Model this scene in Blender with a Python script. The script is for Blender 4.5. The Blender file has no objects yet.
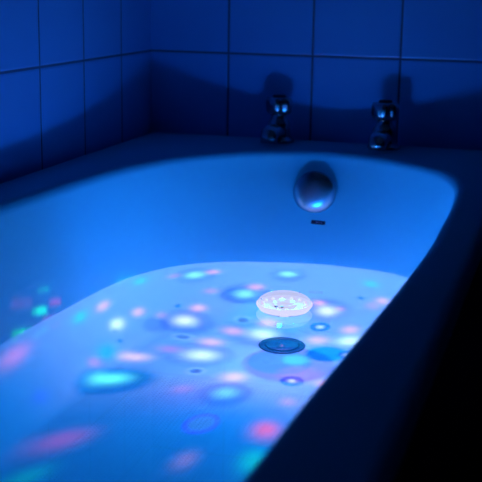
import bpy, bmesh, math, random
from mathutils import Vector, Matrix

# ------------------------------------------------------------------ camera, world, exposure
S = bpy.context.scene
C = S.collection
S.view_settings.view_transform = 'Standard'
S.view_settings.look = 'None'
S.view_settings.gamma = 1.0
S.view_settings.use_curve_mapping = False
S.view_settings.exposure = 0.0
PI = math.pi

cam_data = bpy.data.cameras.new('camera')
cam = bpy.data.objects.new('camera', cam_data)
C.objects.link(cam)
S.camera = cam
YAW, PITCH, ROLL = -0.28630, -0.22702, 0.016126
f = Vector((math.sin(YAW) * math.cos(PITCH), math.cos(YAW) * math.cos(PITCH), math.sin(PITCH)))
r0 = Vector((math.cos(YAW), -math.sin(YAW), 0))
u0 = r0.cross(f)
r = r0 * math.cos(ROLL) + u0 * math.sin(ROLL)
u = u0 * math.cos(ROLL) - r0 * math.sin(ROLL)
M = Matrix((r, u, -f)).transposed().to_4x4()
M.translation = Vector((0.73154, -1.90124, 0.26548))
cam.matrix_world = M
cam_data.sensor_width = 36.0
cam_data.lens = 36.0 * 1130.0 / 482.0
cam_data.clip_start = 0.02
cam_data.dof.use_dof = True
cam_data.dof.focus_distance = 1.42
cam_data.dof.aperture_fstop = 9.0

w = bpy.data.worlds.new('night')
S.world = w
w.use_nodes = True
w.node_tree.nodes['Background'].inputs[0].default_value = (0.10, 0.10, 0.8, 1)
w.node_tree.nodes['Background'].inputs[1].default_value = 0.003
S.cycles.max_bounces = 12
S.cycles.diffuse_bounces = 5
S.cycles.transmission_bounces = 10
S.cycles.transparent_max_bounces = 10
S.cycles.sample_clamp_indirect = 4.0
S.cycles.blur_glossy = 1.0

WATER_Z = -0.16
FLOOR_Z = -0.37
TOY = Vector((0.3805, -0.500, WATER_Z))          # where the toy floats
LAMP_LOW = Vector((TOY.x, TOY.y, WATER_Z - 0.016))
LAMP_TOP = Vector((TOY.x, TOY.y, WATER_Z + 0.0155))

# The toy's projector: every beam is (direction from the lamp, cosines of rim and core or sharpness and 0, colour)
#BEAMS_BEGIN
BEAMS = [
    ((0.0435, -0.0292, -0.9986), 0.947882, 0.957714, (-0.06698, -0.04948, -0.05305)),
    ((-0.0181, -0.0107, -0.9998), 0.972755, 0.98029, (-0.20046, 0.0, -0.00623)),
    ((0.1637, -0.189, -0.9682), 0.980319, 0.998223, (0.25667, -0.00417, 0.0)),
    ((0.2379, 0.2242, -0.9451), 0.986917, 0.995283, (-0.43217, -0.03795, 0.0)),
    ((0.071, 0.0577, -0.9958), 0.992886, 0.999715, (0.0, 0.08051, 0.02358)),
    ((-0.2429, 0.6255, -0.7414), 0.952331, 0.998079, (-0.1142, 0.03893, 0.0)),
    ((-0.4029, -0.2755, -0.8728), 0.93743, 0.997472, (-0.05003, 0.00853, 0.0)),
    ((-0.3366, -0.5391, -0.7721), 49.6, 0, (0.18075, -0.02465, -0.03368)),
    ((-0.6248, -0.4391, -0.6456), 0.986423, 0.997824, (-0.49001, -0.0696, -0.06849)),
    ((-0.7764, -0.217, -0.5918), 340.3, 0, (-0.39607, 0.06301, 0.0)),
    ((-0.7425, 0.2225, -0.6318), 0.994028, 0.999044, (-0.17118, -0.04669, -0.0319)),
    ((-0.4342, 0.7669, -0.4726), 0.985195, 0.996292, (-0.17884, -0.05419, -0.05555)),
    ((-0.6358, 0.3623, -0.6815), 0.984088, 0.996014, (-0.20549, -0.06227, -0.06383)),
    ((-0.498, -0.0551, -0.8654), 0.972181, 0.993021, (-0.15359, -0.04654, -0.0477)),
    ((-0.1712, -0.5281, -0.8318), 0.98668, 0.996664, (-0.17424, -0.0528, -0.05412)),
    ((-0.2217, 0.9578, -0.183), 0.989361, 0.997337, (-0.16434, -0.0498, -0.05104)),
    ((0.0569, 0.7791, -0.6243), 0.98247, 0.995608, (-0.16395, -0.04968, -0.05092)),
    ((-0.2464, 0.4083, -0.879), 0.963497, 0.990832, (-0.14616, -0.04429, -0.0454)),
    ((-0.7052, 0.6924, -0.1526), 0.987741, 0.996931, (-0.18947, -0.05741, -0.05885)),
    ((-0.4552, 0.7397, -0.4956), 0.989686, 0.997418, (-0.181, -0.05485, -0.05622)),
    ((-0.4353, -0.7637, -0.4767), 1088.5, 0, (3.04571, -0.01731, 0.0)),
    ((0.1196, -0.7293, -0.6737), 777.4, 0, (2.72189, -0.03712, -0.17754)),
    ((0.1673, -0.5368, -0.827), 1047.1, 0, (0.64711, 0.01337, 0.0137)),
    ((-0.0817, -0.8442, -0.5297), 2213.3, 0, (1.34884, 0.06387, 0.05237)),
    ((-0.3841, -0.514, -0.767), 1069.6, 0, (0.66294, 0.00837, 0.00686)),
    ((-0.7519, -0.6489, -0.1163), 369.6, 0, (3.14963, 0.03579, 0.03669)),
    ((-0.9807, -0.0079, -0.1955), 490.9, 0, (2.33424, 0.07073, 0.0145)),
    ((-0.8559, 0.2231, -0.4666), 860.4, 0, (2.46721, 0.07476, 0.01533)),
    ((-0.697, -0.1784, -0.6945), 712.4, 0, (3.93209, 0.19549, 0.0458)),
    ((-0.7506, -0.337, -0.5684), 1350.7, 0, (1.24705, 0.0, 0.0)),
    ((-0.7956, 0.5943, -0.1174), 1174.6, 0, (0.88606, 0.0, 0.0)),
    ((-0.6259, 0.7698, -0.1255), 1481.8, 0, (2.32516, 0.07046, 0.01444)),
    ((-0.6042, 0.6771, -0.4202), 1251.1, 0, (0.88644, 0.0, 0.0)),
    ((-0.3884, 0.8339, -0.3922), 1009.8, 0, (2.15393, 0.06527, 0.01338)),
    ((-0.6176, 0.519, -0.5909), 1172.9, 0, (2.49265, 0.07553, 0.01548)),
    ((-0.7514, 0.3255, -0.5739), 1429.2, 0, (0.95244, 0.0, 0.0)),
    ((-0.4166, 0.3914, -0.8205), 610.8, 0, (2.24235, 0.06795, 0.01393)),
    ((-0.5003, 0.1725, -0.8485), 522.2, 0, (2.03371, 0.06163, 0.01263)),
    ((-0.6373, -0.0229, -0.7703), 794.0, 0, (1.01147, 0.0, 0.0)),
    ((-0.2202, -0.3365, -0.9156), 412.1, 0, (1.63299, 0.07423, 0.02029)),
    ((0.3916, 0.8238, -0.4098), 935.4, 0, (2.10396, 0.06376, 0.01307)),
    ((0.3376, 0.7983, -0.4987), 829.4, 0, (0.78192, 0.0, 0.0)),
    ((0.0088, 0.8236, -0.5671), 1328.0, 0, (2.05891, 0.06239, 0.01279)),
    ((-0.2422, 0.5724, -0.7834), 601.1, 0, (2.13546, 0.06471, 0.01327)),
    ((0.2566, 0.5902, -0.7654), 801.6, 0, (2.03731, 0.06174, 0.01266)),
    ((0.1205, 0.4398, -0.89), 472.1, 0, (1.75896, 0.0533, 0.01093)),
    ((0.3287, -0.2666, -0.906), 803.2, 0, (1.67256, 0.05068, 0.01039)),
    ((0.147, 0.7852, -0.6016), 2147.8, 0, (0.76592, 0.0, 0.0)),
    ((-0.9577, -0.2404, -0.1584), 447.4, 0, (-0.35359, 0.14063, 0.01647)),
    ((-0.8797, 0.0156, -0.4752), 538.8, 0, (2.71497, 0.38565, 0.09487)),
    ((-0.642, -0.4303, -0.6345), 588.7, 0, (0.96685, 0.80571, 0.36037)),
    ((-0.7052, 0.6924, -0.1526), 618.8, 0, (0.78945, 0.35884, 0.10299)),
    ((-0.4321, 0.7601, -0.4853), 469.4, 0, (0.7461, 0.33914, 0.09733)),
    ((-0.6381, 0.3713, -0.6745), 514.9, 0, (2.7904, 0.39636, 0.09751)),
    ((-0.498, -0.0551, -0.8654), 259.6, 0, (2.04781, 0.29088, 0.07156)),
    ((-0.1807, -0.5296, -0.8288), 461.5, 0, (0.29355, 0.20015, 0.08206)),
    ((-0.2226, 0.9609, -0.1646), 747.8, 0, (0.68709, 0.31231, 0.08963)),
    ((0.2965, 0.9343, -0.1981), 858.3, 0, (-0.28119, 0.11184, 0.0131)),
    ((0.0732, 0.7634, -0.6418), 481.4, 0, (2.17761, 0.30932, 0.07609)),
    ((-0.2433, 0.425, -0.8719), 263.4, 0, (1.99584, 0.2835, 0.06974)),
    ((0.3034, 0.4572, -0.836), 427.2, 0, (2.14033, 0.30402, 0.07479)),
    ((0.1194, -0.826, -0.5509), 1055.9, 0, (-0.99456, 0.39557, 0.04634)),
    ((-0.3643, -0.8397, -0.4027), 2331.2, 0, (0.0, 0.43033, 0.11762)),
    ((-0.6379, -0.635, -0.4357), 1748.0, 0, (0.0, -0.03728, 0.19104)),
    ((-0.9238, 0.3781, -0.0608), 610.4, 0, (-0.31117, 0.12376, 0.0145)),
    ((-0.143, -0.7353, -0.6625), 0.997165, 0.998405, (0.11493, -0.05224, 0.37482)),
    ((-0.143, -0.7353, -0.6625), 0.998505, 0.999043, (0.0, 0.0653, -0.37482)),
    ((0.1355, -0.2951, -0.9458), 0.996503, 0.997762, (-0.39359, -0.04473, -0.03668)),
    ((0.1355, -0.2951, -0.9458), 3212.4, 0, (1.37757, 0.20127, 0.05501)),
    ((0.3636, 0.2398, -0.9002), 0.997593, 0.998459, (-0.45336, -0.05152, -0.04225)),
    ((0.3636, 0.2398, -0.9002), 3031.1, 0, (1.58677, 0.23183, 0.06337)),
    ((0.0741, 0.6078, -0.7906), 0.997858, 0.998629, (-0.54854, -0.06233, -0.05111)),
    ((0.0741, 0.6078, -0.7906), 3529.8, 0, (1.91989, 0.2805, 0.07667)),
    ((-0.8546, -0.0393, -0.5178), 6005.8, 0, (-0.52648, -0.07977, -0.09812)),
    ((-0.7965, -0.0755, -0.5999), 7464.8, 0, (-0.54421, -0.08246, -0.10142)),
    ((-0.7086, 0.4606, -0.5346), 6894.2, 0, (-0.50356, -0.0763, -0.09385)),
    ((0.2547, 0.8655, -0.4314), 5560.3, 0, (-0.41564, -0.06298, -0.07746)),
    ((-0.3826, 0.5459, -0.7454), 0.997694, 0.99917, (0.22197, 0.03243, 0.0)),
    ((-0.3826, 0.5459, -0.7454), 0.999214, 0.999874, (-0.69761, -0.11531, -0.11819)),
    ((-0.6219, 0.1779, -0.7626), 0.997783, 0.999202, (0.26035, 0.03804, 0.0)),
    ((-0.6219, 0.1779, -0.7626), 0.999239, 0.999878, (-0.81826, -0.13525, -0.13863)),
    ((-0.4358, -0.2994, -0.8488), 0.997789, 0.999204, (0.19018, 0.02779, 0.0)),
    ((-0.4358, -0.2994, -0.8488), 0.999229, 0.999877, (-0.59771, -0.0988, -0.10127)),
]
TOPBEAMS = [  # streaks of projector light on the tub side, thrown by an added lamp
    ((-0.8513, -0.5246, 0.0041), 9445.5, 0, (0.0, 4.63714, 1.90123)),
    ((-0.8666, -0.4991, -0.0028), 8718.3, 0, (0.0, 4.36891, 1.79125)),
    ((-0.8817, -0.4718, -0.01), 8042.0, 0, (0.0, 4.10373, 1.68253)),
    ((-0.7829, -0.6211, -0.0349), 7345.0, 0, (0.0, 5.49023, 1.60785)),
    ((-0.8035, -0.5935, -0.0468), 6475.2, 0, (0.0, 5.05038, 1.47904)),
    ((-0.8245, -0.5626, -0.0596), 5825.0, 0, (0.0, 4.65358, 1.36283)),
    ((-0.8755, -0.4776, 0.0733), 15644.4, 0, (0.0, 2.32119, 1.18961)),
    ((-0.8861, -0.458, 0.0707), 14814.9, 0, (0.0, 2.22235, 1.13895)),
    ((-0.8967, -0.4374, 0.068), 14021.5, 0, (0.0, 2.13238, 1.09284)),
    ((-0.7984, -0.5988, 0.0631), 7432.8, 0, (3.42319, 0.0, 2.87081)),
    ((-0.8194, -0.5705, 0.0555), 6689.3, 0, (3.12789, 0.0, 2.62316)),
    ((-0.8405, -0.5397, 0.0473), 6005.2, 0, (2.88092, 0.0, 2.41605)),
    ((-0.9056, -0.424, 0.0055), 11273.8, 0, (11.04656, 0.0, 0.51467)),
    ((-0.9174, -0.398, 0.0003), 10542.7, 0, (10.53901, 0.0, 0.49102)),
    ((-0.9288, -0.3705, -0.0052), 9792.1, 0, (10.06017, 0.0, 0.46871)),
    ((-0.8799, -0.472, -0.0544), 10651.2, 0, (11.8792, 0.0, 0.55346)),
    ((-0.8934, -0.4449, -0.0622), 9889.9, 0, (11.27035, 0.0, 0.5251)),
    ((-0.9067, -0.4159, -0.0704), 9201.9, 0, (10.6924, 0.0, 0.49817)),
    ((-0.9745, 0.2158, -0.0607), 2686.9, 0, (0.0, 1.32209, 0.67757)),
    ((-0.955, 0.2874, -0.073), 2792.4, 0, (0.0, 1.33055, 0.68191)),
    ((-0.9314, 0.3542, -0.0839), 2966.3, 0, (0.0, 1.34489, 0.68925)),
    ((-0.8056, -0.5924, 0.001), 289.8, 0, (0.0, -0.81442, -3.33912)),
    ((-0.8451, -0.5312, 0.0609), 503.9, 0, (0.0, -0.35919, -1.47266)),
]
#BEAMS_END

# ------------------------------------------------------------------ helpers
def link(name, me, mat=None, parent=None, smooth=True):
    o = bpy.data.objects.new(name, me)
    C.objects.link(o)
    if mat:
        me.materials.append(mat)
    if parent:
        o.parent = parent
    if smooth:
        for p in me.polygons:
            p.use_smooth = True
    return o

def obj(name, bm, mat=None, parent=None, smooth=True):
    me = bpy.data.meshes.new(name)
    bmesh.ops.recalc_face_normals(bm, faces=bm.faces)
    bm.to_mesh(me)
    bm.free()
    return link(name, me, mat, parent, smooth)

def thing(name, label, cat, loc, group=None):
    o = bpy.data.objects.new(name, None)
    o.empty_display_size = 0.02
    C.objects.link(o)
    o.location = loc
    return tag(o, label, cat, group)

def tag(o, label, cat, group=None, kind=None):
    o['label'] = label
    o['category'] = cat
    if group:
        o['group'] = group
    if kind:
        o['kind'] = kind
    return o

def lathe(bm, prof, n=48, mtx=None):
    """revolve (radius, height) pairs about local z; radius 0 closes"""
    rings = []
    for rr, z in prof:
        if rr < 1e-6:
            rings.append([bm.verts.new((0, 0, z))])
        else:
            rings.append([bm.verts.new((rr * math.cos(2 * PI * i / n), rr * math.sin(2 * PI * i / n), z)) for i in range(n)])
    vs = [v for q in rings for v in q]
    for a, b in zip(rings, rings[1:]):
        for i in range(n):
            j = (i + 1) % n
            if len(a) == 1 and len(b) == 1:
                continue
            if len(a) == 1:
                bm.faces.new((a[0], b[i], b[j]))
            elif len(b) == 1:
                bm.faces.new((a[i], a[j], b[0]))
            else:
                bm.faces.new((a[i], a[j], b[j], b[i]))
    if mtx:
        bmesh.ops.transform(bm, matrix=mtx, verts=vs)
    return vs

def box(bm, x0, x1, y0, y1, z0, z1, bevel=0.0):
    g = bmesh.ops.create_cube(bm, size=1.0)
    bmesh.ops.scale(bm, vec=(x1 - x0, y1 - y0, z1 - z0), verts=g['verts'])
    bmesh.ops.translate(bm, vec=((x0 + x1) / 2, (y0 + y1) / 2, (z0 + z1) / 2), verts=g['verts'])
    if bevel:
        es = list({e for v in g['verts'] for e in v.link_edges})
        bmesh.ops.bevel(bm, geom=es, offset=bevel, segments=3, affect='EDGES', profile=0.5)

def tube(bm, pts, radii, n=20, cap=True, squash=1.0):
    rings = []
    for i, p in enumerate(pts):
        a = pts[max(i - 1, 0)]
        b = pts[min(i + 1, len(pts) - 1)]
        d = (b - a).normalized()
        sx = Vector((1, 0, 0))
        up = sx.cross(d).normalized()
        rings.append([bm.verts.new(p + sx * radii[i] * math.cos(2 * PI * k / n) + up * radii[i] * squash * math.sin(2 * PI * k / n)) for k in range(n)])
    for a, b in zip(rings, rings[1:]):
        for k in range(n):
            j = (k + 1) % n
            bm.faces.new((a[k], a[j], b[j], b[k]))
    if cap:
        bm.faces.new(rings[0])
        bm.faces.new(rings[-1])

# ------------------------------------------------------------------ materials
def principled(name, col, rough=0.5, metal=0.0, **kw):
    m = bpy.data.materials.new(name)
    m.use_nodes = True
    b = m.node_tree.nodes['Principled BSDF']
    b.inputs['Base Color'].default_value = (*col, 1)
    b.inputs['Roughness'].default_value = rough
    b.inputs['Metallic'].default_value = metal
    for k, v in kw.items():
        b.inputs[k.replace('_', ' ')].default_value = v
    return m

def N(nt, t, **kw):
    n = nt.nodes.new(t)
    for k, v in kw.items():
        setattr(n, k, v)
    return n

def mnode(nt, op, a, b=None, c=None):
    n = N(nt, 'ShaderNodeMath', operation=op)
    for i, v in enumerate((a, b, c)):
        if v is None:
            continue
        if isinstance(v, (int, float)):
            n.inputs[i].default_value = v
        else:
            nt.links.new(v, n.inputs[i])
    return n.outputs[0]

def tile_material(name, axis, off, zoff, size=0.15):
    """glazed square tiles with pillowed edges and recessed grout, laid in object space"""
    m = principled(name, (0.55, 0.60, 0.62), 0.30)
    nt = m.node_tree
    b = nt.nodes['Principled BSDF']
    tc = N(nt, 'ShaderNodeTexCoord')
    sep = N(nt, 'ShaderNodeSeparateXYZ')
    nt.links.new(tc.outputs['Object'], sep.inputs[0])
    def dist(out, o):
        t = mnode(nt, 'DIVIDE', mnode(nt, 'SUBTRACT', out, o), size)
        t = mnode(nt, 'SUBTRACT', t, mnode(nt, 'ROUND', t))
        return mnode(nt, 'MULTIPLY', mnode(nt, 'ABSOLUTE', t), size)
    d = mnode(nt, 'MINIMUM', dist(sep.outputs[axis], off), dist(sep.outputs[2], zoff))
    mr = N(nt, 'ShaderNodeMapRange', interpolation_type='SMOOTHSTEP')
    nt.links.new(d, mr.inputs[0])
    mr.inputs[1].default_value = 0.0011
    mr.inputs[2].default_value = 0.0026
    mix = N(nt, 'ShaderNodeMix', data_type='RGBA')
    nt.links.new(mr.outputs[0], mix.inputs[0])
    mix.inputs[6].default_value = (0.06, 0.12, 0.20, 1)
    noi = N(nt, 'ShaderNodeTexNoise')
    noi.inputs['Scale'].default_value = 9
    nt.links.new(tc.outputs['Object'], noi.inputs['Vector'])
    ramp = N(nt, 'ShaderNodeValToRGB')
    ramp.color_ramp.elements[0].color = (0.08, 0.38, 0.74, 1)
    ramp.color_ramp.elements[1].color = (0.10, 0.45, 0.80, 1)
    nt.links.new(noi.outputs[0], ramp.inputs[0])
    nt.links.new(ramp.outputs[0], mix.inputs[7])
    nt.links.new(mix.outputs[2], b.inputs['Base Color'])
    mr2 = N(nt, 'ShaderNodeMapRange', interpolation_type='SMOOTHSTEP')
    nt.links.new(d, mr2.inputs[0])
    mr2.inputs[1].default_value = 0.0008
    mr2.inputs[2].default_value = 0.005
    bump = N(nt, 'ShaderNodeBump')
    bump.inputs['Strength'].default_value = 0.6
    bump.inputs['Distance'].default_value = 0.0015
    nt.links.new(mr2.outputs[0], bump.inputs['Height'])
    nt.links.new(bump.outputs[0], b.inputs['Normal'])
    rr = N(nt, 'ShaderNodeMapRange')
    nt.links.new(mr.outputs[0], rr.inputs[0])
    rr.inputs[3].default_value = 0.8
    rr.inputs[4].default_value = 0.30
    nt.links.new(rr.outputs[0], b.inputs['Roughness'])
    return m

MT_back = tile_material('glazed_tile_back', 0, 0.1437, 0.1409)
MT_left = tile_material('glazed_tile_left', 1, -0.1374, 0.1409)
M_plaster = principled('plaster', (0.6, 0.6, 0.6), 0.9)
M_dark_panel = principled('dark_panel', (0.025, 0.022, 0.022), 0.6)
M_floor = principled('dark_floor', (0.03, 0.03, 0.03), 0.6)
M_chrome = principled('chrome', (0.45, 0.46, 0.48), 0.24, 1.0)
M_brushed = principled('worn_chrome', (0.55, 0.55, 0.57), 0.22, 1.0)
M_cover = principled('limescaled_chrome', (0.42, 0.45, 0.50), 0.27, 1.0)
M_knobtop = principled('dark_insert', (0.02, 0.02, 0.03), 0.3)
M_rubber = principled('dark_rubber', (0.0, 0.22, 0.32), 0.45, Specular_IOR_Level=0.15)
M_flange = principled('tarnished_metal', (0.0, 0.16, 0.24), 0.45, Specular_IOR_Level=0.15)
M_badge = principled('badge_dark', (0.01, 0.02, 0.05), 0.4)
M_letter = principled('badge_letter', (0.35, 0.4, 0.5), 0.4)
M_print = principled('print_dark', (0.05, 0.05, 0.09), 0.6)

# white enamel, with the embossed anti-slip dots on the flat of the tub floor
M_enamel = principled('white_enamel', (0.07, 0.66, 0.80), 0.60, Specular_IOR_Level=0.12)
nt = M_enamel.node_tree
b = nt.nodes['Principled BSDF']
tc = N(nt, 'ShaderNodeTexCoord')
mp = N(nt, 'ShaderNodeMapping')
mp.inputs['Rotation'].default_value = (0, 0, PI / 4)
nt.links.new(tc.outputs['Object'], mp.inputs[0])
sep = N(nt, 'ShaderNodeSeparateXYZ')
nt.links.new(mp.outputs[0], sep.inputs[0])
sep0 = N(nt, 'ShaderNodeSeparateXYZ')
nt.links.new(tc.outputs['Object'], sep0.inputs[0])
kx = mnode(nt, 'SINE', mnode(nt, 'MULTIPLY', sep.outputs[0], 2 * PI / 0.0075))
ky = mnode(nt, 'SINE', mnode(nt, 'MULTIPLY', sep.outputs[1], 2 * PI / 0.0075))
dots = mnode(nt, 'MULTIPLY', kx, ky)
mr = N(nt, 'ShaderNodeMapRange', interpolation_type='SMOOTHSTEP')
nt.links.new(dots, mr.inputs[0])
mr.inputs[1].default_value = 0.1
mr.inputs[2].default_value = 0.6
# only inside the anti-slip pad: an oblong of the floor behind the drain
def inside(out, lo, hi, soft=0.004):
    a = N(nt, 'ShaderNodeMapRange'); nt.links.new(out, a.inputs[0])
    a.inputs[1].default_value = lo; a.inputs[2].default_value = lo + soft
    c = N(nt, 'ShaderNodeMapRange'); nt.links.new(out, c.inputs[0])
    c.inputs[1].default_value = hi; c.inputs[2].default_value = hi + soft
    return mnode(nt, 'MULTIPLY', a.outputs[0], mnode(nt, 'SUBTRACT', 1.0, c.outputs[0]))
pad = mnode(nt, 'MULTIPLY', mnode(nt, 'MULTIPLY', inside(sep0.outputs[0], 0.215, 0.475), inside(sep0.outputs[1], -1.15, -0.60)),
            inside(sep0.outputs[2], -0.5, FLOOR_Z + 0.006))
hgt = mnode(nt, 'MULTIPLY', mr.outputs[0], pad)
bump = N(nt, 'ShaderNodeBump')
bump.inputs['Strength'].default_value = 0.5
bump.inputs['Distance'].default_value = 0.0008
nt.links.new(hgt, bump.inputs['Height'])
nt.links.new(bump.outputs[0], b.inputs['Normal'])

# water
M_water = bpy.data.materials.new('water')
M_water.use_nodes = True
nt = M_water.node_tree
nt.nodes.clear()
out = N(nt, 'ShaderNodeOutputMaterial')
gl = N(nt, 'ShaderNodeBsdfGlass')
gl.inputs['IOR'].default_value = 1.33
gl.inputs['Roughness'].default_value = 0.0
gl.inputs['Color'].default_value = (0.97, 0.99, 1, 1)
nt.links.new(gl.outputs[0], out.inputs[0])

def shell_material(name, clear, emit, col, rough=0.25, base=(0.85, 0.85, 0.9)):
    """frosted plastic; its lamp-lit glow is put in as emission"""
    m = bpy.data.materials.new(name)
    m.use_nodes = True
    nt = m.node_tree
    nt.nodes.clear()
    out = N(nt, 'ShaderNodeOutputMaterial')
    tr = N(nt, 'ShaderNodeBsdfTransparent')
    tl = N(nt, 'ShaderNodeBsdfPrincipled')
    tl.inputs['Base Color'].default_value = (*base, 1)
    tl.inputs['Roughness'].default_value = rough
    tl.inputs['Emission Color'].default_value = (*col, 1)
    tl.inputs['Emission Strength'].default_value = emit
    if base == (0, 0, 0):
        tl.inputs['Specular IOR Level'].default_value = 0.15
    mx = N(nt, 'ShaderNodeMixShader')
    mx.inputs[0].default_value = 1 - clear
    nt.links.new(tr.outputs[0], mx.inputs[1])
    nt.links.new(tl.outputs[0], mx.inputs[2])
    nt.links.new(mx.outputs[0], out.inputs[0])
    return m
M_dome = shell_material('dome_plastic', 0.27, 0.80, (0.66, 0.68, 1.0), 0.25, (0, 0, 0))
M_collar = shell_material('collar_plastic', 0.0, 1.0, (0.70, 0.70, 1.0), 0.5, (0, 0, 0))
M_hull = principled('hull_plastic', (0.45, 0.55, 0.75), 0.6)
M_reflector = shell_material('reflector', 0.0, 0.85, (0.85, 0.85, 1.0), 0.5, (0, 0, 0))  # bright middle of the toy, set as emission
M_lens = shell_material('lens', 0.0, 0.2, (0.6, 0.7, 1.0), 0.5)
M_ledp = shell_material('led_pink', 0.0, 1.2, (1.0, 0.65, 0.85), 0.4, (0, 0, 0))
M_ledw = shell_material('led_white', 0.0, 1.3, (0.95, 0.95, 1.0), 0.4, (0, 0, 0))

# ------------------------------------------------------------------ room shell
def struct(name, bm, mat):
    o = obj(name, bm, mat, None, False)
    o['kind'] = 'structure'
    return o
RZ0, RZ1 = -0.56, 1.75
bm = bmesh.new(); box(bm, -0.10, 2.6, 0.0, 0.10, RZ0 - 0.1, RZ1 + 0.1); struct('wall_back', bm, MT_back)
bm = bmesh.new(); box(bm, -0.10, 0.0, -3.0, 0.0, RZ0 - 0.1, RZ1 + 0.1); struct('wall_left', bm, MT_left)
bm = bmesh.new(); box(bm, 0.0, 2.6, -3.0, 0.0, RZ0 - 0.1, RZ0); struct('floor', bm, M_floor)
bm = bmesh.new(); box(bm, 0.0, 2.6, -3.0, 0.0, RZ1, RZ1 + 0.1); struct('ceiling', bm, M_plaster)

# ------------------------------------------------------------------ bathtub
A = [(.330, -.150), (.411, -.159), (.481, -.200), (.545, -.262), (.578, -.358), (.589, -.483), (.592, -.623), (.593, -.75), (.586, -.95),
     (.574, -1.178), (.564, -1.38), (.540, -1.55), (.46, -1.645), (.345, -1.67), (.23, -1.645), (.147, -1.55), (.115, -1.38), (.098, -1.178),
     (.087, -.95), (.085, -.74), (.095, -.583), (.111, -.425), (.150, -.295), (.226, -.198)]
Wl = [(.345, -.247), (.42, -.247), (.490, -.264), (.540, -.315), (.568, -.39), (.583, -.5), (.587, -.63), (.587, -.75), (.578, -.95),
      (.568, -1.16), (.553, -1.33), (.515, -1.46), (.44, -1.53), (.345, -1.55), (.25, -1.53), (.175, -1.46), (.135, -1.33), (.115, -1.16),
      (.102, -.95), (.100, -.76), (.107, -.61), (.121, -.445), (.158, -.345), (.225, -.283)]
F = [(.345, -.375), (.40, -.378), (.44, -.39), (.47, -.42), (.495, -.48), (.508, -.56), (.513, -.66), (.513, -.76), (.508, -.93),
     (.50, -1.1), (.48, -1.24), (.44, -1.30), (.40, -1.33), (.345, -1.34), (.29, -1.33), (.25, -1.30), (.21, -1.24), (.19, -1.1),
     (.182, -.93), (.177, -.76), (.177, -.66), (.182, -.54), (.205, -.44), (.265, -.39)]
SUB = 8
def dense(P):
    n = len(P); o = []
    for i in range(n):
        p0, p1, p2, p3 = (Vector(P[(i + k) % n]) for k in (-1, 0, 1, 2))
        for s in range(SUB):
            t = s / SUB
            o.append(0.5 * ((2 * p1) + (p2 - p0) * t + (2 * p0 - 5 * p1 + 4 * p2 - p3) * t * t + (3 * p1 - p0 - 3 * p2 + p3) * t ** 3))
    return o
dA, dW, dF = dense(A), dense(Wl), dense(F)
NP = len(dA)
def normals2(D):
    o = []
    for i in range(len(D)):
        t = (D[(i + 1) % len(D)] - D[i - 1]).normalized()
        o.append(Vector((-t.y, t.x)))          # outline runs clockwise seen from above: this points outward
    return o
nA, nW = normals2(dA), normals2(dW)
OX0, OX1, OY0, OY1 = 0.001, 0.642, -1.735, -0.001
def outer(p, inset=0.0):
    cx, cy, hw, hl = (OX0 + OX1) / 2, (OY0 + OY1) / 2, (OX1 - OX0) / 2, (OY1 - OY0) / 2
    lim = hl - hw
    # rays from the tub's long axis keep the ledge even; ends fan out
    ay = min(max(p.y, cy - lim), cy + lim)
    d = Vector((p.x - cx, p.y - ay))
    if d.length < 1e-6:
        d = Vector((1, 0))
    k = 1e9
    if abs(d.x) > 1e-9: k = min(k, hw / abs(d.x))
    if abs(d.y) > 1e-9:
        k = min(k, ((OY1 if d.y > 0 else OY0) - ay) / d.y)
    q = Vector((cx, ay)) + d * k
    x = min(max(q.x, OX0 + inset), OX1 - inset)
    y = min(max(q.y, OY0 + inset), OY1 - inset)
    return Vector((x, y))
rings = []
def ring(f2, z):
    rings.append([(f2(i).x, f2(i).y, z) for i in range(NP)])
dO = [outer(p) for p in dA]
for cr in ((OX0, OY0), (OX1, OY0), (OX0, OY1), (OX1, OY1)):     # snap the nearest sample onto each corner
    j = min(range(NP), key=lambda i: (dO[i] - Vector(cr)).length)
    dO[j] = Vector(cr)
def ins(i, k):
    p = dO[i]
    return Vector((min(max(p.x, OX0 + k), OX1 - k), min(max(p.y, OY0 + k), OY1 - k)))
ring(lambda i: ins(i, 0.003), -0.040)
ring(lambda i: ins(i, 0.000), -0.036)
ring(lambda i: ins(i, 0.000), -0.013)
for k in (20, 45, 70, 90):
    a = math.radians(k)
    ring(lambda i: ins(i, 0.010 * (1 - math.cos(a))), -0.013 + 0.010 * math.sin(a) + 0.001)
R1 = 0.015
for t in (0.5,):
    ring(lambda i: ins(i, 0.010).lerp(dA[i] + nA[i] * R1, t), -0.001)
for k in (90, 75, 60, 45, 30, 15):
    a = math.radians(k)
    ring(lambda i: dA[i] + nA[i] * R1 * (1 - math.cos(a)), -R1 + R1 * math.sin(a))
zt = -R1
HZ = FLOOR_Z - WATER_Z
def wallpt(i, s):                               # s in 0..1 from lip to waterline
    return dA[i].lerp(dW[i], s * (0.85 + 0.15 * s))
for k in range(0, 9):
    s = k / 8
    ring(lambda i: wallpt(i, s), zt + (WATER_Z - zt) * s)
for k in range(1, 15):
    th = PI / 2 * k / 14
    ring(lambda i: dW[i].lerp(dF[i], 0.35 * (k / 14) + 0.65 * (1 - math.cos(th)) if k < 14 else 1.0), WATER_Z + HZ * (math.sin(th) ** 0.9))
def inner(i, s):
    p = dF[i]
    ax = Vector((0.345, min(max(p.y, -1.15), -0.52)))
    return p.lerp(ax, s)
for s in (0.2, 0.45, 0.7, 0.88):
    ring(lambda i: inner(i, s), FLOOR_Z - 0.001 * s)
bm = bmesh.new()
V = [[bm.verts.new(p) for p in q] for q in rings]
for a, c in zip(V, V[1:]):
    for i in range(NP):
        j = (i + 1) % NP
        bm.faces.new((a[i], a[j], c[j], c[i]))
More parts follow.
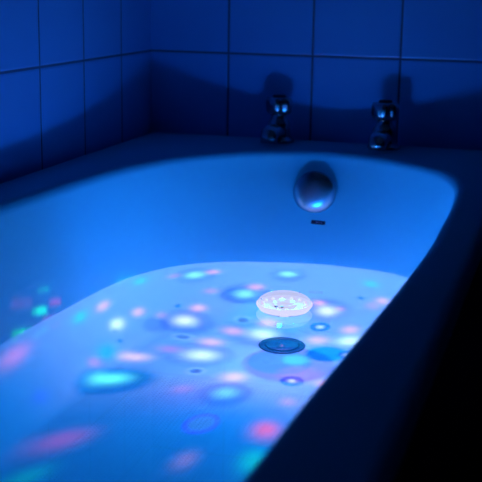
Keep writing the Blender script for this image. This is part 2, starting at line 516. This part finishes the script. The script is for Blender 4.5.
# close the middle of the floor
bm.faces.new(V[-1])
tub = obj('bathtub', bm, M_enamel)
if sum(p.normal.z for p in tub.data.polygons if abs(p.center.z - FLOOR_Z) < 0.002) < 0:
    tub.data.flip_normals()
tag(tub, 'white enamel bathtub half full of water, set into the tiled corner', 'bathtub')

# panel that closes the open side of the tub
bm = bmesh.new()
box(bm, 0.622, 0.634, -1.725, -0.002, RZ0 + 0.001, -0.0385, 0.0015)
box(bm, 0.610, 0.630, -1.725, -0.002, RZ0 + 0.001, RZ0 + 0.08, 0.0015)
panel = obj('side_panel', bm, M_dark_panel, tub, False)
panel['label'] = 'dark side panel under the rim'

# frame of the sloping end wall around x, at depth z
def end_wall(x, z):
    s = (z - zt) / (WATER_Z - zt)
    best = None
    for i in range(NP):
        a, c = wallpt(i, s), wallpt((i + 1) % NP, s)
        if a.y > -0.4 and min(a.x, c.x) <= x <= max(a.x, c.x) and a.x != c.x:
            t = (x - a.x) / (c.x - a.x)
            best = a.y + (c.y - a.y) * t
    return Vector((x, best, z))
def end_frame(x, z):
    p = end_wall(x, z)
    tx = (end_wall(x + 0.01, z) - end_wall(x - 0.01, z)).normalized()
    tz = (end_wall(x, z + 0.01) - end_wall(x, z - 0.01)).normalized()
    n = tx.cross(tz).normalized()
    if n.y > 0: n = -n
    tx = tz.cross(n)
    m = Matrix((tx, tz, n)).transposed().to_4x4()
    m.translation = p
    return m

# overflow cover: domed chrome cap standing off a backing flange
mo = end_frame(0.3450, -0.0610)
mo = mo @ Matrix.Rotation(math.radians(24), 4, 'X')        # the cover stands upright on the sloping enamel
bm = bmesh.new()
lathe(bm, [(0, -0.008), (0.0235, -0.008), (0.0235, 0.002), (0.021, 0.004), (0.012, 0.005), (0.012, 0.012), (0, 0.012)], 48, mo)
fl = obj('overflow_flange', bm, M_brushed, tub)
bm = bmesh.new()
prof = [(0, 0.010), (0.029, 0.010), (0.0320, 0.0105), (0.0340, 0.012), (0.0340, 0.0145)]
for k in range(1, 13):
    a = PI / 2 * k / 12
    prof.append((0.0340 * math.cos(a) ** 0.6 if k < 12 else 0, 0.0145 + 0.0105 * math.sin(a)))
lathe(bm, prof, 64, mo @ Matrix.Translation((0, 0, -0.0045)))
cap = obj('overflow_cover', bm, M_cover, tub)
cap['label'] = 'round domed chrome cover of the overflow'

# small maker's badge below it
mb = end_frame(0.3575, -0.1035)
bm = bmesh.new()
box(bm, -0.0112, 0.0112, -0.0032, 0.0032, -0.0006, 0.0008, 0.0004)
bmesh.ops.transform(bm, matrix=mb, verts=bm.verts)
badge = obj('maker_badge', bm, M_badge, tub, False)
badge['label'] = 'small dark rectangular badge'
bm = bmesh.new()
for x0 in (-0.0028, -0.0006, 0.0022, 0.0052):       # the few pale strokes that can be made out
    box(bm, x0 - 0.0005, x0 + 0.0005, -0.0012, 0.0010, 0.0008, 0.0010)
bmesh.ops.transform(bm, matrix=mb, verts=bm.verts)
obj('badge_lettering', bm, M_letter, badge, False)

# waste: flange and stopper
DR = Vector((0.3640, -0.4420, FLOOR_Z))
bm = bmesh.new()
lathe(bm, [(0.010, 0.0002), (0.0315, 0.0002), (0.0325, 0.0015), (0.0310, 0.0032), (0.0255, 0.0036), (0.0235, 0.0012), (0.010, 0.001), (0.010, 0.0002)], 56, Matrix.Translation(DR))
dr = obj('drain_ring', bm, M_flange, tub)
dr['label'] = 'dark round drain ring in the tub floor'
bm = bmesh.new()
lathe(bm, [(0, 0.0012), (0.0225, 0.0012), (0.0232, 0.0030), (0.021, 0.0052), (0.012, 0.0040), (0.006, 0.0040), (0.0045, 0.0075), (0, 0.008)], 48, Matrix.Translation(DR))
obj('stopper', bm, M_rubber, dr)

# ------------------------------------------------------------------ water
bm = bmesh.new()
def wall_at(i, z):
    return None
top = [bm.verts.new((dW[i].x + nW[i].x * 0.0015, dW[i].y + nW[i].y * 0.0015, WATER_Z)) for i in range(NP)]
layers = [top]
for k in range(1, 15):
    th = PI / 2 * k / 14
    fr = 0.35 * (k / 14) + 0.65 * (1 - math.cos(th)) if k < 14 else 1.0
    z = WATER_Z + HZ * (math.sin(th) ** 0.9) - 0.0015 * math.sin(th)
    q = [dW[i].lerp(dF[i], fr) + nW[i] * 0.0015 for i in range(NP)]
    layers.append([bm.verts.new((p.x, p.y, z)) for p in q])
for a, c in zip(layers, layers[1:]):
    for i in range(NP):
        j = (i + 1) % NP
        bm.faces.new((a[i], a[j], c[j], c[i]))
bm.faces.new(top)
bot = [[bm.verts.new((inner(i, s).x, inner(i, s).y, FLOOR_Z - 0.0035)) for i in range(NP)] for s in (0.5, 0.88)]
for a, c in zip([layers[-1]] + bot, bot):
    for i in range(NP):
        j = (i + 1) % NP
        bm.faces.new((a[i], a[j], c[j], c[i]))
bm.faces.new(bot[-1])
water = obj('bath_water', bm, M_water, None, False)
tag(water, 'still clear bath water filling the lower half of the tub', 'water', kind='stuff')

# ------------------------------------------------------------------ pillar taps
def pillar_tap(loc, label):
    t = thing('pillar_tap', label, 'tap', loc, None)
    bm = bmesh.new()
    lathe(bm, [(0, 0), (0.0265, 0), (0.0270, 0.002), (0.0255, 0.005), (0.0215, 0.007), (0.0200, 0.012), (0.0195, 0.020), (0.0190, 0.030),
               (0.0170, 0.035), (0.0135, 0.039), (0.0125, 0.044), (0.0125, 0.048), (0, 0.048)], 40)
    obj('tap_body', bm, M_chrome, t)
    bm = bmesh.new()
    tube(bm, [Vector((0, -0.008, 0.016)), Vector((0, -0.022, 0.019)), Vector((0, -0.040, 0.021)), Vector((0, -0.054, 0.0200)), Vector((0, -0.0615, 0.013)), Vector((0, -0.063, 0.005))],
         [0.0160, 0.0162, 0.0165, 0.0160, 0.0145, 0.0135], 28, True, 0.75)
    obj('spout', bm, M_chrome, t)
    # fluted capstan head
    bm = bmesh.new()
    n = 96
    prof = [(0.0, 0.046), (0.010, 0.046), (0.0180, 0.047), (0.0212, 0.050), (0.0225, 0.055), (0.0230, 0.063), (0.0228, 0.069), (0.0205, 0.0740), (0.0125, 0.0755), (0, 0.0755)]
    rg = []
    for rr, z in prof:
        if rr == 0:
            rg.append([bm.verts.new((0, 0, z))]); continue
        q = []
        for i in range(n):
            a = 2 * PI * i / n
            lobe = 1 - 0.17 * (0.5 - 0.5 * math.cos(4 * a + 0.9)) ** 3
            k = lobe if rr > 0.0128 else 1
            q.append(bm.verts.new((rr * k * math.cos(a), rr * k * math.sin(a), z)))
        rg.append(q)
    for a, c in zip(rg, rg[1:]):
        for i in range(n):
            j = (i + 1) % n
            if len(a) == 1: bm.faces.new((a[0], c[i], c[j]))
            elif len(c) == 1: bm.faces.new((a[i], a[j], c[0]))
            else: bm.faces.new((a[i], a[j], c[j], c[i]))
    h = obj('handle', bm, M_chrome, t)
    bm = bmesh.new()
    lathe(bm, [(0, 0.0750), (0.0115, 0.0750), (0.0115, 0.0775), (0.0095, 0.0790), (0, 0.0795)], 36)
    k = obj('index_button', bm, M_knobtop, h)
    k['label'] = 'dark round cap'
    return t
pillar_tap((0.2510, -0.054, -0.0005), 'chrome pillar tap on the tub ledge, the one nearer the tiled corner')
pillar_tap((0.4325, -0.064, -0.0005), 'chrome pillar tap on the tub ledge, the one farther from the tiled corner')

# ------------------------------------------------------------------ floating light
toy = thing('floating_bath_light', 'round white glowing light toy floating on the bath water', 'bath light', TOY)
bm = bmesh.new()
lathe(bm, [(0, -0.0002), (0.0340, -0.0002), (0.0370, 0.0035), (0.0390, 0.0060), (0.0396, 0.0075), (0.0392, 0.0090),
           (0.0375, 0.0096), (0.0358, 0.0092), (0.0345, 0.0055), (0, 0.0055)], 72)
collar = obj('float_collar', bm, M_collar, toy)
bm = bmesh.new()
lathe(bm, [(0, -0.0120), (0.020, -0.0119), (0.027, -0.0095), (0.0315, -0.005), (0.0335, -0.0003), (0, -0.0003)], 72)
obj('hull', bm, M_hull, toy)
bm = bmesh.new()
prof = []
for k in range(0, 15):
    a = PI / 2 * k / 14
    prof.append((0.0374 * math.cos(a) if k < 14 else 0, 0.0092 + 0.0140 * math.sin(a)))
lathe(bm, prof, 72)
obj('dome', bm, M_dome, toy)
bm = bmesh.new()
lathe(bm, [(0, 0.0060), (0.014, 0.0060), (0.017, 0.008), (0.015, 0.0105), (0.008, 0.0115), (0, 0.0118)], 40)
obj('reflector_disc', bm, M_reflector, toy)
bm = bmesh.new()
lathe(bm, [(0, -0.0130), (0.018, -0.0130), (0.019, -0.0117), (0, -0.0117)], 40)
obj('lens', bm, M_lens, toy)
for k in range(14):
    a = 2 * PI * (k + 0.3) / 14
    bm = bmesh.new()
    lathe(bm, [(0, 0.0), (0.0024, 0.0002), (0.0026, 0.0020), (0.0019, 0.0034), (0, 0.0042)], 14,
          Matrix.Translation((0.0305 * math.cos(a), 0.0305 * math.sin(a), 0.0056)))
    obj('led', bm, M_ledp if k % 3 == 1 else M_ledw, toy)
bm = bmesh.new()                                      # the small tab at the waterline
box(bm, -0.006, 0.006, -0.0400, -0.034, 0.0005, 0.0035, 0.0008)
obj('tab', bm, M_collar, collar).rotation_euler.z = math.radians(14)
# dark printed strokes on the collar: two T-shaped marks
def strokes(az, rad, z, rects):
    bm = bmesh.new()
    for x0, x1, z0, z1 in rects:
        box(bm, x0, x1, -rad - 0.0004, -rad + 0.0006, z + z0, z + z1)
    o = obj('printed_mark', bm, M_print, toy, False)
    o.rotation_euler.z = math.radians(az)
    return o
for az in (-4, 9):
    strokes(az, 0.0362, 0.0098, [(-0.0023, 0.0023, 0.0028, 0.0038), (-0.0006, 0.0006, 0.0, 0.0030)])
for az, rr, zz in ((50, 0.026, 0.0198), (-150, 0.033, 0.0158), (150, 0.027, 0.0193)):
    bm = bmesh.new()
    bmesh.ops.create_icosphere(bm, subdivisions=2, radius=0.0011)
    bmesh.ops.scale(bm, vec=(1, 1, 0.6), verts=bm.verts)
    a = math.radians(az)
    bmesh.ops.translate(bm, vec=(rr * math.cos(a), rr * math.sin(a), zz), verts=bm.verts)
    obj('rivet', bm, M_print, toy)

def lamp_nodes(ld, wash, beams):
    """emission of the lamp as a function of the direction it shines in"""
    ld.use_nodes = True
    nt = ld.node_tree
    em = nt.nodes['Emission']
    tc = N(nt, 'ShaderNodeTexCoord')
    nrm = tc.outputs['Normal']
    vn = N(nt, 'ShaderNodeVectorMath', operation='NORMALIZE')
    nt.links.new(nrm, vn.inputs[0])
    nrm = vn.outputs[0]
    # broad wash: base colour plus wide soft lobes
    acc = wash[0]
    def lobe(dd, c0, c1, col, acc):
        """c0 > 1: soft round beam of sharpness c0; else a disc between two cosines"""
        dt = N(nt, 'ShaderNodeVectorMath', operation='DOT_PRODUCT')
        nt.links.new(nrm, dt.inputs[0])
        dt.inputs[1].default_value = dd
        if c0 > 1:
            val = mnode(nt, 'EXPONENT', mnode(nt, 'MULTIPLY_ADD', dt.outputs['Value'], c0, -c0))
        else:
            mr = N(nt, 'ShaderNodeMapRange', interpolation_type='SMOOTHSTEP')
            nt.links.new(dt.outputs['Value'], mr.inputs[0])
            mr.inputs[1].default_value = c0
            mr.inputs[2].default_value = c1
            val = mr.outputs[0]
        ma = N(nt, 'ShaderNodeVectorMath', operation='MULTIPLY_ADD')
        nt.links.new(val, ma.inputs[0])
        ma.inputs[1].default_value = col
        if isinstance(acc, tuple):
            ma.inputs[2].default_value = acc
        else:
            nt.links.new(acc, ma.inputs[2])
        return ma.outputs[0]
    for d in wash[1:]:
        acc = lobe(*d, acc)
    for d in beams:
        acc = lobe(*d, acc)
    mx = N(nt, 'ShaderNodeVectorMath', operation='MAXIMUM')
    if isinstance(acc, tuple):
        mx.inputs[0].default_value = acc
    else:
        nt.links.new(acc, mx.inputs[0])
    mx.inputs[1].default_value = (0, 0, 0)
    nt.links.new(mx.outputs[0], em.inputs['Color'])
    em.inputs['Strength'].default_value = 1.0

def lamp(name, energy, size, pos, wash, beams):
    ld = bpy.data.lights.new(name, 'POINT')
    ld.energy = energy
    ld.shadow_soft_size = size
    lo = bpy.data.objects.new(name, ld)
    C.objects.link(lo)
    lo.parent = toy
    lo.location = pos - TOY
    lamp_nodes(ld, wash, beams)

WASH = [(0.44, 0.100, 0.225),
        # towards the foot of the tub the wash is stronger and pure blue
        ((-0.12, -0.97, -0.22), 0.62, 0.90, (-0.44, -0.010, 0.08))]
shades = [q for q in BEAMS if min(q[3]) < 0]
colours = [q for q in BEAMS if min(q[3]) >= 0]
lamp('projector_light', 12.0, 0.002, LAMP_LOW, WASH, shades)
lamp('colour_light', 12.0, 0.002, LAMP_LOW, [(0.0, 0.0, 0.0)], colours)
# above the water: a ring of small blue LEDs under the dome, and an added lamp for the colour streaks on the tub side
for k in range(7):
    a = 2 * PI * (k + 0.2) / 7
    lamp('led_light', 0.98, 0.0028, LAMP_TOP + Vector((0.022 * math.cos(a), 0.022 * math.sin(a), -0.0040 + 0.0045 * (k % 2))), [(0.0, 0.20, 1.0), ((-0.80, -0.59, 0.05), 0.84, 1.0, (0.0, -0.05, -0.40))], [])
lamp('added_streak_light', 4.0, 0.0035, LAMP_TOP, [(0.0, 0.0, 0.0)], TOPBEAMS)
for o in list(toy.children) + list(collar.children):
    if o.type == 'MESH':
        o.data.transform(Matrix.Diagonal((0.95, 0.95, 1.0, 1.0)))
